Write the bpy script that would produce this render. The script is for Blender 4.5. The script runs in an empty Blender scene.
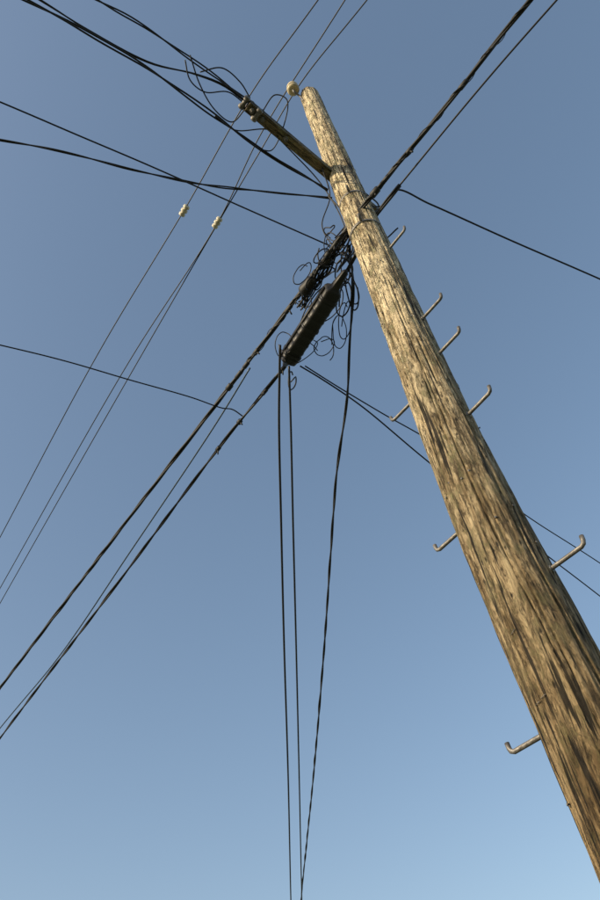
import bpy, math, random
from mathutils import Vector, Matrix, noise
random.seed(7)
# all coordinates are metres in world space: z = 0 is the ground, photographer's eye at (0,0,1.6)
def W(xy,z):
    """wire support points: 'x,y' pairs in millimetres, z = height(s) above ground in metres"""
    p=[tuple(float(c)/1000 for c in q.split(',')) for q in xy.split()]
    if not isinstance(z,(list,tuple)): z=[z]*len(p)
    assert len(z)==len(p),(xy,len(p),len(z))
    return [Vector((a[0],a[1],h)) for a,h in zip(p,z)]
PX,PY,PTOP=.7781,2.4425,10.78
# ---------------------------------------------------------------- materials
def new_mat(name):
    m=bpy.data.materials.new(name); m.use_nodes=True
    nt=m.node_tree; b=nt.nodes['Principled BSDF']; return m,nt,b
def simple(name,col,rough=.6,metal=0,var=.25,scale=30,bump=.0):
    m,nt,b=new_mat(name)
    tc=nt.nodes.new('ShaderNodeTexCoord'); n=nt.nodes.new('ShaderNodeTexNoise'); n.inputs['Scale'].default_value=scale; n.inputs['Detail'].default_value=6
    nt.links.new(tc.outputs['Object'],n.inputs['Vector'])
    cr=nt.nodes.new('ShaderNodeValToRGB')
    cr.color_ramp.elements[0].position=.3; cr.color_ramp.elements[1].position=.7
    cr.color_ramp.elements[0].color=tuple(c*(1-var) for c in col)+(1,)
    cr.color_ramp.elements[1].color=tuple(min(1,c*(1+var)) for c in col)+(1,)
    nt.links.new(n.outputs['Fac'],cr.inputs['Fac']); nt.links.new(cr.outputs['Color'],b.inputs['Base Color'])
    b.inputs['Roughness'].default_value=rough; b.inputs['Metallic'].default_value=metal
    if bump:
        bp=nt.nodes.new('ShaderNodeBump'); bp.inputs['Strength'].default_value=bump; bp.inputs['Distance'].default_value=.01
        nt.links.new(n.outputs['Fac'],bp.inputs['Height']); nt.links.new(bp.outputs['Normal'],b.inputs['Normal'])
    return m
def wood(name,light,mid,dark,zs=.06,axis='Z'):
    m,nt,b=new_mat(name); N=nt.nodes; L=nt.links
    tc=N.new('ShaderNodeTexCoord')
    def mp(s,off=0):
        k=N.new('ShaderNodeMapping'); sc=[1,1,1]; sc['XYZ'.index(axis)]=s; k.inputs['Scale'].default_value=sc
        k.inputs['Location'].default_value=(off,off,off)
        L.new(tc.outputs['Object'],k.inputs['Vector']); return k.outputs['Vector']
    def nz(vec,scale,detail=8,rough=.6,dist=0):
        n=N.new('ShaderNodeTexNoise'); n.inputs['Scale'].default_value=scale; n.inputs['Detail'].default_value=detail
        n.inputs['Roughness'].default_value=rough; n.inputs['Distortion'].default_value=dist; L.new(vec,n.inputs['Vector']); return n.outputs['Fac']
    def ramp(f,pts):
        r=N.new('ShaderNodeValToRGB'); e=r.color_ramp.elements
        while len(e)<len(pts): e.new(.5)
        for i,(p,c) in enumerate(pts): e[i].position=p; e[i].color=tuple(c)+(1,) if len(c)==3 else c
        L.new(f,r.inputs['Fac']); return r.outputs['Color']
    def mix(a,b_,f,bt='MIX'):
        x=N.new('ShaderNodeMix'); x.data_type='RGBA'; x.blend_type=bt
        if isinstance(f,float): x.inputs['Factor'].default_value=f
        else: L.new(f,x.inputs['Factor'])
        for s,q in ((6,a),(7,b_)):
            if isinstance(q,tuple): x.inputs[s].default_value=q+(1,)
            else: L.new(q,x.inputs[s])
        return x.outputs[2]
    fibre=nz(mp(zs),62,12,.8)
    base=ramp(fibre,[(.33,dark),(.46,mid),(.60,light)])
    bm=ramp(nz(mp(.24),9,10,.78,.3),[(.42,(0,0,0)),(.53,(1,1,1))])
    base=mix(mix(base,(.44,.40,.34),1.0,'MULTIPLY'),base,bm)
    fl=ramp(nz(mp(.17,3.3),48,8,.85,.3),[(.41,(.10,.085,.07)),(.475,(1,1,1))])
    base=mix(base,fl,.8,'MULTIPLY')
    lm=ramp(nz(mp(.5,7.7),13,12,.88,.2),[(.52,(0,0,0)),(.58,(1,1,1))])
    base=mix(base,(.42,.43,.22),mix((0.,0.,0.),lm,.55))
    ck=nz(mp(.04,1.1),42,4,.55,.2)
    ckm=ramp(ck,[(.385,(0,0,0)),(.425,(1,1,1))])
    base=mix(base,ckm,.9,'MULTIPLY')
    v=N.new('ShaderNodeTexVoronoi'); v.inputs['Scale'].default_value=30; L.new(mp(.34),v.inputs['Vector'])
    vm=ramp(v.outputs['Distance'],[(.08,(0,0,0)),(.20,(1,1,1))])
    sel=ramp(nz(mp(.6,4.),11,3),[(.44,(1,1,1)),(.50,(0,0,0))])
    hole=mix(vm,(1.,1.,1.),sel)
    base=mix(base,hole,.85,'MULTIPLY')
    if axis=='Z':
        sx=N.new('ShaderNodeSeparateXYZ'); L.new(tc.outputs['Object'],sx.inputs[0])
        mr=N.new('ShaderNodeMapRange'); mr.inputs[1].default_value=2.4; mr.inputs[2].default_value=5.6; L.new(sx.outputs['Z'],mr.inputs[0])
        base=mix(mix(base,(.46,.39,.30),1.0,'MULTIPLY'),base,mr.outputs[0])  # lower shaft darkened in the colour: base stain plus painted-in shade
    L.new(base,b.inputs['Base Color']); b.inputs['Roughness'].default_value=.7
    b.inputs['Specular IOR Level'].default_value=.35
    def bw(c):
        q=N.new('ShaderNodeRGBToBW'); L.new(c,q.inputs[0]); return q.outputs[0]
    last=None
    for src,dist in ((fibre,.018),(bw(fl),.008),(bw(lm),.003),(bw(ckm),.012),(bw(hole),.008)):
        k=N.new('ShaderNodeBump'); k.inputs['Strength'].default_value=1; k.inputs['Distance'].default_value=dist; L.new(src,k.inputs['Height'])
        if last: L.new(last,k.inputs['Normal'])
        last=k.outputs[0]
    L.new(last,b.inputs['Normal'])
    return m
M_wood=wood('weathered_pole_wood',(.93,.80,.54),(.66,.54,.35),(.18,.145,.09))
M_arm=wood('crossarm_wood',(.40,.33,.21),(.22,.17,.11),(.06,.05,.03),zs=.08,axis='X')
M_black=simple('black_cable_sheath',(.010,.010,.011),.6,0,.4,60)
M_wire=simple('tarnished_wire',(.022,.024,.028),.5,.2,.3,40)
M_blue=simple('sky_tinted_aluminium_wire',(.05,.08,.12),.5,.4,.2,40)  # blue of the sky light is painted into this wire's colour
M_steel=simple('galvanised_steel',(.17,.16,.15),.55,.5,.45,45,.4)
M_ceramic=simple('cream_porcelain',(.50,.42,.26),.4,0,.3,22)
M_glass=simple('white_porcelain',(.62,.57,.45),.4,0,.25,25)
M_box=simple('black_plastic_case',(.009,.009,.010),.5,0,.3,20,.2)
M_grass=simple('grass_ground',(.09,.10,.05),.9,0,.4,.6,.5)
# ---------------------------------------------------------------- mesh helpers
class MB:
    def __init__(s): s.v=[];s.f=[]
    def tube(s,pts,r,n=8,cap=True):
        pts=[Vector(p) for p in pts]; base=len(s.v)
        t=(pts[1]-pts[0]).normalized(); up=Vector((0,0,1)) if abs(t.z)<.9 else Vector((1,0,0))
        nrm=t.cross(up).normalized()
        m=len(pts)
        for i,p in enumerate(pts):
            t=(pts[min(i+1,m-1)]-pts[max(i-1,0)]).normalized()
            nrm=(nrm-t*nrm.dot(t)).normalized(); bn=t.cross(nrm)
            for k in range(n):
                a=2*math.pi*k/n; s.v.append(p+(nrm*math.cos(a)+bn*math.sin(a))*r)
        for i in range(m-1):
            for k in range(n):
                k2=(k+1)%n; s.f.append((base+i*n+k,base+i*n+k2,base+(i+1)*n+k2,base+(i+1)*n+k))
        if cap:
            s.f.append(tuple(base+k for k in range(n))[::-1]); s.f.append(tuple(base+(m-1)*n+k for k in range(n)))
    def lathe(s,o,ax,prof,n=24,sq=0):
        o=Vector(o); ax=Vector(ax).normalized(); e=Vector((0,0,1)) if abs(ax.z)<.9 else Vector((1,0,0))
        a1=ax.cross(e).normalized(); a2=ax.cross(a1); base=len(s.v)
        for (h,r) in prof:
            for k in range(n):
                a=2*math.pi*k/n; c,d=math.cos(a),math.sin(a)
                q=1
                if sq: q=1/((abs(c)**sq+abs(d)**sq)**(1/sq))
                s.v.append(o+ax*h+(a1*c+a2*d)*r*q)
        m=len(prof)
        for i in range(m-1):
            for k in range(n):
                k2=(k+1)%n; s.f.append((base+i*n+k,base+i*n+k2,base+(i+1)*n+k2,base+(i+1)*n+k))
        s.f.append(tuple(base+k for k in range(n))[::-1]); s.f.append(tuple(base+(m-1)*n+k for k in range(n)))
    def box(s,o,x,y,z):
        o,x,y,z=map(Vector,(o,x,y,z)); b=len(s.v)
        for i in (-1,1):
            for j in (-1,1):
                for k in (-1,1): s.v.append(o+x*i+y*j+z*k)
        for f in ((0,1,3,2),(4,6,7,5),(0,4,5,1),(2,3,7,6),(0,2,6,4),(1,5,7,3)): s.f.append(tuple(b+q for q in f))
    def obj(s,name,mat,parent=None,smooth=True,bevel=0):
        me=bpy.data.meshes.new(name); me.from_pydata([tuple(v) for v in s.v],[],s.f); me.update()
        if smooth:
            for p in me.polygons: p.use_smooth=True
        o=bpy.data.objects.new(name,me); bpy.context.collection.objects.link(o); me.materials.append(mat)
        if parent: o.parent=parent
        if bevel:
            bv=o.modifiers.new('b','BEVEL'); bv.width=bevel; bv.segments=2
        return o
def empty(name):
    o=bpy.data.objects.new(name,None); bpy.context.collection.objects.link(o); return o
def spline(pts,sub=14):
    pts=[Vector(p) for p in pts]
    if len(pts)==2: return [pts[0].lerp(pts[1],i/sub) for i in range(sub+1)]
    P0=[pts[0]*2-pts[1]]+pts+[pts[-1]*2-pts[-2]]; out=[]
    for i in range(1,len(P0)-2):
        a,b,c,d=P0[i-1:i+3]
        t0=0;t1=max(1e-4,(b-a).length**.5);t2=t1+max(1e-4,(c-b).length**.5);t3=t2+max(1e-4,(d-c).length**.5)
        for k in range(sub):
            t=t1+(t2-t1)*k/sub
            A1=a*((t1-t)/(t1-t0))+b*((t-t0)/(t1-t0)); A2=b*((t2-t)/(t2-t1))+c*((t-t1)/(t2-t1)); A3=c*((t3-t)/(t3-t2))+d*((t-t2)/(t3-t2))
            B1=A1*((t2-t)/(t2-t0))+A2*((t-t0)/(t2-t0)); B2=A2*((t3-t)/(t3-t1))+A3*((t-t1)/(t3-t1))
            out.append(B1*((t2-t)/(t2-t1))+B2*((t-t1)/(t2-t1)))
    out.append(pts[-1]); return out
def resample(pts,step):
    out=[pts[0]]; acc=0
    for a,b in zip(pts,pts[1:]):
        L=(b-a).length; d=step-acc
        while d<=L: out.append(a.lerp(b,d/L)); d+=step
        acc=L-(d-step)
    out.append(pts[-1]); return out
def helix(mb,pts,R,r,pitch,n,phase=0,wob=.0,step=None,sides=6):
    pts=resample(pts,step or pitch/10); s=0
    strands=[[] for _ in range(n)]
    nrm=None
    for i,p in enumerate(pts):
        t=(pts[min(i+1,len(pts)-1)]-pts[max(i-1,0)]).normalized()
        if nrm is None: nrm=t.cross(Vector((0,0,1))).normalized()
        nrm=(nrm-t*nrm.dot(t)).normalized(); bn=t.cross(nrm)
        if i: s+=(p-pts[i-1]).length
        for k in range(n):
            w=1+wob*noise.noise(Vector((s*1.7,k*5.1,phase)))
            a=2*math.pi*(s/pitch+k/n)+phase+1.5*noise.noise(Vector((s*.8,phase,3.3)))
            strands[k].append(p+(nrm*math.cos(a)+bn*math.sin(a))*R*w)
    for st in strands: mb.tube(st,r,sides)
def ext(pts,a=0,b=0,drop=0):
    pts=[Vector(p) for p in pts]
    if a: d=(pts[0]-pts[1]).normalized(); pts=[pts[0]+d*a-Vector((0,0,drop))]+pts
    if b: d=(pts[-1]-pts[-2]).normalized(); pts=pts+[pts[-1]+d*b-Vector((0,0,drop))]
    return pts
# ---------------------------------------------------------------- ground
g=MB(); R=1500
g.v=[Vector(q) for q in ((-R,-R,0),(R,-R,0),(R,R,0),(-R,R,0))]; g.f=[(0,1,2,3)]
g.obj('ground',M_grass,smooth=False)
# ---------------------------------------------------------------- utility pole
pole=empty('utility_pole')
def bow(z):
    k=3.9-z
    return .048*(math.sqrt(k*k+.3)+k)/2*1.0
RP=[(0,.20),(1.6,.182),(3.0,.163),(3.5,.155),(4.6,.142),(6.6,.130),(PTOP,.110)]
def rad(z):
    for (a,ra),(b,rb) in zip(RP,RP[1:]):
        if z<=b: return ra+(rb-ra)*(z-a)/(b-a)
    return RP[-1][1]
def axis(z): return Vector((PX+bow(z),PY,z))
NS,NZ=200,1200; mb=MB()
cracks=[(random.uniform(0,6.28),random.uniform(.5,9.5),random.uniform(.3,1.5),random.uniform(.007,.02)) for _ in range(120)]
cracks+=[(-1.9,4.2,3.4,.016),(-2.3,7.6,3.0,.02),(-1.2,2.9,2.2,.02)]
z0=-1.2
zs=[z0+(PTOP-z0)*i/NZ for i in range(NZ+1)]
for z in zs:
    ca=[c for c in cracks if abs(z-c[1])<c[2]/2]
    c0=axis(z); r0=rad(z); tr=1-.25*max(0,(z-PTOP+.05)/.05)
    for k in range(NS):
        a=2*math.pi*k/NS; x,y=math.cos(a),math.sin(a)
        r=r0*tr*(1+.05*noise.noise(Vector((x*1.1,y*1.1,z*.7))))
        r+=.005*noise.noise(Vector((x*8,y*8,z*2.2)))+.0034*noise.noise(Vector((x*24,y*24,z*6)))
        for (aa,cz,cl,cd) in ca:
            da=(a-aa-.12*noise.noise(Vector((z*.9,aa*7,0)))+math.pi)%(2*math.pi)-math.pi
            if abs(da)<.05:
                e=1-abs(z-cz)/(cl/2)
                r-=cd*min(1,e*3)*(1-abs(da)/.05)**1.5
        mb.v.append(Vector((c0.x+x*r,c0.y+y*r,z)))
for i in range(NZ):
    for k in range(NS):
        k2=(k+1)%NS; mb.f.append((i*NS+k,i*NS+k2,(i+1)*NS+k2,(i+1)*NS+k))
mb.f.append(tuple(NZ*NS+k for k in range(NS)))
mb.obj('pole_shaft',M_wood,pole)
sd=Vector((.68,-.73,0)).normalized()
rp=random.Random(5)
steps=[(z,1) for z in (6.291,5.292,4.896,4.312,3.294)]+[(z,-1) for z in (4.747,3.753,2.747)]
mb=MB()
for i,(z,sg) in enumerate(steps):
    d=(Matrix.Rotation(rp.uniform(-.05,.05),3,'Z')@sd)*sg; a=axis(z); r=rad(z)
    tilt=Vector((0,0,rp.uniform(-.012,.012)))
    p0=a+d*(r-.05); p1=a+d*(r+.15)+tilt; p2=p1+d*.013+Vector((0,0,.007)); p3=p1+d*.018+Vector((0,0,.020)); p4=p1+d*.02+Vector((0,0,.042))
    mb.tube([p0,p0.lerp(p1,.5),p1,p2,p3,p4],.010,10)
    mb.lathe(a+d*(r-.006),d,[(0,.016),(.008,.016),(.010,.012)],12)
mb.obj('climbing_steps',M_steel,pole)
tp=Vector((.592,2.343,10.76))
mb=MB()
mb.lathe(tp+Vector((0,0,-.06)),(0,0,1),[(0,.045),(.01,.068),(.03,.075),(.05,.065),(.065,.048),(.085,.05),(.10,.068),(.125,.072),(.15,.062),(.165,.045),(.172,.02)],28)
mb.obj('pole_top_insulator',M_ceramic,pole)
mb=MB()
mb.tube(spline([axis(PTOP-.35)+Vector((-.10,-.04,0)),axis(PTOP-.15)+Vector((-.13,-.05,0)),tp+Vector((0,0,-.12)),tp+Vector((0,0,.0))]),.012,10)
mb.obj('insulator_pin',M_steel,pole)
L0=Vector((.011,1.721,8.06)); R0=Vector((1.067,2.838,8.06))
ad=(R0-L0).normalized(); al=(R0-L0).length
mb=MB()
mb.box((0,0,0),(al/2,0,0),(0,.045,0),(0,0,.052))
o=mb.obj('crossarm',M_arm,pole,smooth=False,bevel=.006)
ya=Vector((0,0,1)).cross(ad)
mid=(L0+R0)/2
o.matrix_local=Matrix.Translation(mid)@Matrix((ad,ya,Vector((0,0,1)))).transposed().to_4x4()
mb=MB()
for s in (.05,.16,.42):
    q=L0+ad*s; mb.tube([q+Vector((0,0,-.09)),q+Vector((0,0,.13))],.011,8); mb.lathe(q+Vector((0,0,-.072)),(0,0,1),[(0,.024),(.012,.024)],8)
mb.obj('crossarm_bolts',M_steel,pole)
mb=MB()
for s in (.05,.16):
    q=L0+ad*s+Vector((0,0,.06)); mb.lathe(q,(0,0,1),[(0,.03),(.02,.038),(.035,.024),(.05,.024),(.065,.036),(.08,.03),(.09,.012)],16)
for s,zz in ((-.03,.0),(.10,-.065)):
    q=L0+ad*s+Vector((0,0,zz)); mb.lathe(q-ya*.06,ya,[(0,.02),(.01,.03),(.03,.03),(.045,.02),(.075,.02),(.09,.03),(.11,.03),(.12,.02)],14)
mb.obj('spool_insulators',M_steel,pole)
mb=MB()
for z in (6.75,7.35):
    a=axis(z); rr=rad(z)+.005
    mb.lathe(a+Vector((0,0,-.02)),(0,0,1),[(0,rr-.03),(.001,rr),(.028,rr),(.029,rr-.03)],40)
    dd=Vector((-.3,-.95,0)).normalized()
    mb.tube([a+dd*(rr-.02),a+dd*(rr+.06)],.011,8)
mb.obj('cable_brackets',M_steel,pole)
mb=MB(); rs=random.Random(4)
for i in range(60):
    z=rs.uniform(2.4,8.5); a=rs.uniform(-3.3,.3); dv=Vector((math.cos(a),math.sin(a),0)); p=axis(z)+dv*(rad(z)-.004)
    if rs.random()<.5: mb.lathe(p,dv,[(0,.003),(.008,.003),(.009,.006),(.011,.005)],8)
    else:
        t=Vector((-dv.y,dv.x,rs.uniform(-.6,.6))).normalized()*.011
        mb.tube([p-t,p-t+dv*.009,p+t+dv*.009,p+t],.0016,5)
mb.obj('staples_and_tacks',M_steel,pole)
# ---------------------------------------------------------------- wires
def wire(name,pts,r,mat=M_wire,n=6,a=0,b=0,drop=.3,sub=14,parent=None):
    m=MB(); m.tube(spline(ext(pts,a,b,drop),sub),r,n); return m.obj(name,mat,parent)
def strain(p,d,par):
    m=MB(); d=d.normalized()
    m.lathe(p-d*.09,d,[(0,.022),(.01,.042),(.04,.047),(.05,.03),(.06,.03),(.07,.047),(.10,.047),(.11,.03),(.12,.03),(.13,.045),(.16,.042),(.17,.02)],20)
    m.obj('strain_insulator',M_glass,par)
A1=W('999,1500 100,2341 -1001,3608 -2741,5507 -5590,8885',[10.9,10.9,10.9,10.8,10.6])
A2=W('1307,1541 150,2816 -621,3879 -2356,5762 -6143,10251',[10.9,10.9,10.9,10.8,10.6])
A3=W('1559,1575 694,2341 121,3009 -551,3805 -2336,5916 -6321,10691',[10.9,10.92,10.9,10.9,10.8,10.6])
for l,ins in ((A1,(-1.039,3.657,10.9)),(A2,(-.637,3.891,10.9)),(A3,None)):
    pl=empty('power_line'); wire('conductor',l,.0078,a=12,b=15,parent=pl)
    if ins: strain(Vector(ins),l[3]-Vector(ins),pl)
C1=W('2092,1102 1427,1727 874,2238 588,2521 227,2941 -435,3672 -2053,5410 -4372,7928',[7.2,7.07,7.0,6.95,6.95,6.95,6.9,6.85])
C2=W('2349,1158 1780,1642 1129,2247 907,2429 665,2721 330,3165 -16,3604 -704,4335 -2246,6106 -4779,8987',[7.35,7.25,7.15,7.05,6.9,6.85,6.85,6.83,6.8,6.75])
oc=empty('overhead_cable')
P1=spline(ext(C1,8,16,.4),20)
m=MB(); helix(m,P1,.009,.0108,1.5,3,0,.9,.07)
m.obj('bundled_conductors',M_black,oc)
m=MB(); helix(m,spline(C1[:6],20),.021,.0035,.33,1,1.,.3,.03,5); m.obj('lashing_wire',M_black,oc)
def clamps(path,fr,rmin,rmax,nm,par):
    m=MB(); n=len(path)-2
    for f in fr:
        i=int(f*n); t=(path[i+1]-path[i]).normalized(); l=random.uniform(.05,.11); rr=random.uniform(rmin,rmax)
        m.lathe(path[i],t,[(0,rr*.6),(l*.15,rr),(l*.85,rr),(l,rr*.6)],10)
        if random.random()<.5:
            u=path[i]+t*l*.5; m.tube([u,u+Vector((random.uniform(-.03,.03),random.uniform(-.02,.02),-.06))],.007,6)
    m.obj(nm,M_black,par)
clamps(spline(C1,40),[.1,.2,.27,.33,.44,.47,.52,.55,.57,.60,.68,.70,.715,.73],.020,.029,'cable_clamps',oc)
oc2=empty('overhead_cable')
m=MB(); m.tube(spline(ext(C2[:3],8,0,.4),20),.008,6); m.obj('messenger_wire',M_black,oc2)
m=MB(); helix(m,spline(ext(C2[2:],0,16,.4),20),.008,.0105,1.3,2,0,.8,.07)
m.obj('bundled_conductors',M_black,oc2)
clamps(spline(C2[3:],40),[.05,.12,.2,.3,.5,.56,.63,.68],.018,.026,'cable_clamps',oc2)
wire('overhead_cable',W('-342,3702 -793,4307 -2067,5834 -3429,7484 -4765,8897',[7.05,7.05,6.95,6.9,6.85]),.0085,M_blue,b=16)
def dbl(pts,R=.008,r=.0075,pitch=1.6,ph=0,name='service_cable',a=8,b=0,drop=.3,n=2):
    sc=empty(name); m=MB(); helix(m,spline(ext(pts,a,b,drop),18),R,r,pitch,n,ph,1.2,.06); m.obj('conductors',M_black,sc)
dbl(W('-1541,722 -1192,962 -725,1336 -275,1765 81,2104 620,2492',[8,8,8.02,8.05,8.05,7.9]),.012,.008)
dbl(W('-1436,764 -1141,1007 -721,1302 -377,1433 -148,1558 6,1707',8.1),.004,.0065)
dbl(W('-1026,833 -739,1037 -433,1304 -219,1494 -5,1686',[8.2,8.2,8.2,8.2,8.15]),.011,.0068,1.1,2)
dbl(W('-1963,1570 -1522,1706 -1010,1910 -480,2124 6,2271 619,2449',[7.6,7.55,7.5,7.52,7.55,7.6]),.005,.0066,.9)
wire('telephone_cable',W('-1732,1218 -1285,1505 -802,1814 -173,2233 508,2684',7.2),.0066,M_black,a=8)
wire('telephone_cable',W('-2377,2974 -1898,3215 -1407,3507 -929,3801 -671,4022 -575,4035 -480,4097',[6.9,6.88,6.87,6.88,6.93,6.9,6.84]),.0066,M_black,a=8)
wire('telephone_cable',W('966,2586 1056,2542 1155,2406 1450,2576 2174,3006 3065,3525',[7.6,7.5,7.45,7.45,7.4,7.35]),.008,M_black,b=10)
wire('telephone_cable',W('116,3560 277,3687 610,4023 1206,4784 2521,6432 3363,7451',[6.75,6.7,6.65,6.6,6.55,6.5]),.008,M_black,b=12)
wire('telephone_cable',W('162,3603 408,3827 808,4225 1394,4795 2315,5946 3383,7060',[6.8,6.75,6.75,6.75,6.75,6.7]),.007,M_black,b=12)
wire('service_drop',W('-29,3279 -144,3929 -283,4902 -485,6432 -797,9036 -1394,13987',[6.7,6.5,6.2,5.9,5.7,5.6]),.011,M_black,b=8)
wire('service_drop',W('19,3508 -53,4066 -171,4928 -359,6467 -658,9085 -1210,14079',[6.7,6.5,6.2,5.9,5.7,5.6]),.010,M_wire,b=8)
dbl(W('675,2666 659,2932 573,3339 485,3864 316,4556 152,5450 -83,6896 -480,9375 -1210,13980',[7.1,6.9,6.7,6.55,6.4,6.2,6.0,5.8,5.65]),.0055,.0085,.9,0,'service_drop',0,8)
# ---------------------------------------------------------------- splice enclosure
se=empty('cable_splice_enclosure')
A=Vector((.009,3.486,6.75)); B=Vector((.482,2.858,6.75)); d=(B-A); LL=d.length; d.normalize()
m=MB(); r=.074
prof=[(-.05,r*.25),(-.015,r*.4),(0,r*.75),(.012,r*.95),(.03,r)]
nr=8
for i in range(nr):
    a=.05+(LL-.1)*i/nr; w=(LL-.1)/nr
    prof+=[(a,r),(a+.004,r*1.04),(a+w*.25,r*1.04),(a+w*.25+.004,r)]
prof+=[(LL-.02,r),(LL,r*.85),(LL+.02,r*.5),(LL+.10,r*.4),(LL+.17,r*.3),(LL+.19,r*.12)]
m.lathe(A,d,prof,40,5); m.obj('case_body',M_box,se)
m=MB()
side=d.cross(Vector((0,0,1))).normalized()
for s in (.12,.5,.88):
    c=A+d*LL*s; m.lathe(c-d*.012,d,[(0,r*1.10),(.024,r*1.10)],36,5)
    m.box(c+Vector((0,0,r+.05)),d*.014,side*.012,Vector((0,0,.06)))
m.box(A+d*LL*.5+side*r*1.05,d*LL*.47,side*.012,Vector((0,0,.016)))
m.obj('hanger_straps',M_box,se)
rl=random.Random(12)
EX=Vector((.985,.17,0)); EY=Vector((-.094,.995,0))
def loop(c,rx,ry,rot,turns=1.0):
    ph=rl.uniform(0,6.28); pts=[]; n=int(12*turns)+1; e1,e2,e3=[rl.uniform(-1,1) for _ in range(3)]
    for i in range(n):
        a=ph+2*math.pi*turns*i/(n-1)
        k=1+.13*math.sin(2*a+e1*5)+.07*math.sin(3*a+e2*5)-.15*i/n
        x=rx*k*math.cos(a)+e3*.03*i/n; y=ry*k*math.sin(a)+e1*.04*i/n; co,si=math.cos(rot),math.sin(rot)
        pts.append(c+EX*(x*co-y*si)+EY*(x*si+y*co)+Vector((0,0,.07*math.sin(a*1.3+e2*3))))
    return pts
m=MB()
LC=W('573,3199 641,2949 426,2670 521,2599 253,2742 -4,3316 132,3381 357,3383 577,2779 42,3686 377,3104 315,2872 579,2695 453,2808 575,3033 526,2526 232,3000 480,3270 560,2640 610,2820 480,2720 400,2830',
     [6.8,6.85,6.95,7.05,6.9,6.75,6.7,6.75,6.9,6.7,6.9,6.9,7.1,7.0,6.85,7.1,6.9,6.75,7.05,7.0,7.0,6.95])
LR=[(.055,.20,.15,1.3),(.055,.17,-.1,1.3),(.09,.08,.5,1.3),(.065,.11,.1,1.4),(.06,.10,.8,1.2),(.07,.11,.5,1.3),(.19,.07,-.5,1.1),(.12,.085,.9,1.5),
    (.08,.16,.15,1.3),(.04,.08,0,1.3),(.15,.26,.62,1.1),
    (.07,.06,.3,1.3),(.05,.11,.4,1.3),(.10,.07,-.6,1.2),(.07,.14,.3,1.3),(.045,.08,0,1.2),(.05,.11,.7,1.1),(.08,.14,.2,1.3),(.08,.06,.4,1.6),(.05,.12,-.1,1.4),(.06,.10,.7,1.6),(.05,.10,.5,1.5)]
for c,q in zip(LC,LR): m.tube(spline(loop(c,q[0]*.92,q[1]*.92,q[2],q[3]),6),rl.choice((.0045,.0055,.0065)),6)
LD=W('712,2504 569,2646 440,2781 276,2948 192,3051',[7.1,7.0,6.95,6.93,6.9])
for k in range(10):
    m.tube(spline([p+Vector((rl.uniform(-.05,.05),rl.uniform(-.05,.05),rl.uniform(-.03,.03))) for p in LD],8),.0068,6)
LD=W('524,2737 582,2707 676,2670 715,2579',[6.8,6.9,7.05,7.15])
for k in range(4):
    m.tube(spline([LD[0]]+[p+Vector((rl.uniform(-.035,.035),rl.uniform(-.035,.035),0)) for p in LD[1:]],8),.0065,6)
m.obj('wire_loops',M_black,se)
m=MB()
q=Vector((.282,2.892,6.93)); dd=(C1[3]-C1[4]).normalized()
m.lathe(q-dd*.09,dd,[(0,.02),(.02,.05),(.05,.055),(.10,.045),(.15,.05),(.18,.02)],12,3)
q=Vector((.456,2.716,6.96)); m.lathe(q-dd*.06,dd,[(0,.02),(.02,.035),(.10,.035),(.12,.02)],12,3)
m.obj('cable_terminals',M_black,se)
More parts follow.
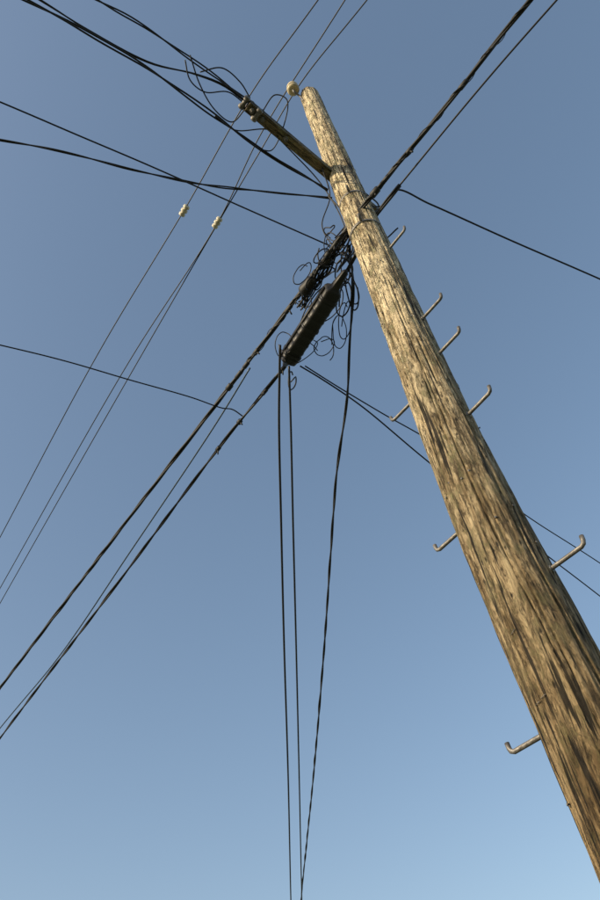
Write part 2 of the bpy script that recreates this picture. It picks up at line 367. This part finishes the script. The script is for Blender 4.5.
# ---------------------------------------------------------------- drip loops and jumpers
m=MB()
for xy,z in (('-387,1290 -353,1521 -268,1731 -141,1848 -2,1754',8.1),
    ('-435,1320 -424,1460 -323,1580 -131,1607 -12,1712',[8.1,8.05,8.1,8.1,8.1]),
    ('-333,1424 -147,1420 -17,1546 46,1680',8.1),
    ('130,1806 265,1713 361,1755 305,1939 170,2133 81,2104',[8.1,8.2,8.15,8.1,8.1,8.05]),
    ('-275,1765 -127,1917 177,1962 420,2171 590,2360',[8.05,8.1,8.1,8.1,8.0]),
    ('30,1775 331,2158 547,2426 677,2613 672,2666 503,2635',[8.1,8.1,8,7.6,7.3,7.0]),
    ('594,2324 624,2500 500,2634 554,2691',[8,7.8,7.5,7.1])):
    m.tube(spline(W(xy,z),10),.0058,6)
m.obj('drip_loops',M_black,pole)
m=MB()
for xy,z in (('644,2523 915,2517 1093,2503 1203,2452',[7.05,7.3,7.5,7.6]),
    ('563,2585 727,2515 859,2589 974,2716 1134,2678',[7.1,7.2,7.2,7.2,7.3]),
    ('873,2456 930,2541 1038,2610 982,2620 826,2574 606,2574',[8.2,7.9,7.7,7.5,7.3,7.1]),
    ('586,2426 685,2489 692,2553 585,2649',[7.6,7.3,7.1,7.0])):
    m.tube(spline(W(xy,z),10),.007,6)
m.obj('jumper_wires',M_black,pole)
# ---------------------------------------------------------------- camera, light, sky
cam=bpy.data.cameras.new('camera'); co=bpy.data.objects.new('camera',cam); bpy.context.collection.objects.link(co)
cam.sensor_fit='VERTICAL'; cam.sensor_height=36; cam.lens=28; cam.clip_end=5000; cam.clip_start=.05
Rm=Matrix(((.9878416,.1554636,0),(.1165840,-.7407941,-.6615379),(-.1028450,.6534946,-.7499118)))
co.matrix_world=Matrix.Translation((0,0,1.6))@Rm.to_4x4()
bpy.context.scene.camera=co
SE=20; SD=Vector((-.87,-.49,0)).normalized(); az=math.atan2(SD.x,SD.y)
sd3=Vector((SD.x*math.cos(math.radians(SE)),SD.y*math.cos(math.radians(SE)),math.sin(math.radians(SE))))
sl=bpy.data.lights.new('sun','SUN'); sl.energy=5; sl.angle=math.radians(.5); sl.color=(1,.83,.56)
so=bpy.data.objects.new('sun',sl); bpy.context.collection.objects.link(so); so.rotation_euler=sd3.to_track_quat('Z','Y').to_euler()
w=bpy.data.worlds.new('World'); bpy.context.scene.world=w; w.use_nodes=True
nt=w.node_tree; bg=nt.nodes['Background']; sk=nt.nodes.new('ShaderNodeTexSky'); sk.sky_type='NISHITA'; sk.sun_disc=False
sk.sun_elevation=math.radians(SE); sk.sun_rotation=az; sk.air_density=1.0; sk.dust_density=2.0; sk.ozone_density=1.5
gm=nt.nodes.new('ShaderNodeGamma'); gm.inputs[1].default_value=.76
hs=nt.nodes.new('ShaderNodeHueSaturation'); hs.inputs['Saturation'].default_value=1.08; hs.inputs['Hue'].default_value=.498
nt.links.new(sk.outputs[0],gm.inputs[0]); nt.links.new(gm.outputs[0],hs.inputs['Color']); nt.links.new(hs.outputs[0],bg.inputs['Color']); bg.inputs['Strength'].default_value=.25
s=bpy.context.scene; s.view_settings.view_transform='Standard'; s.view_settings.look='None'; s.view_settings.exposure=0
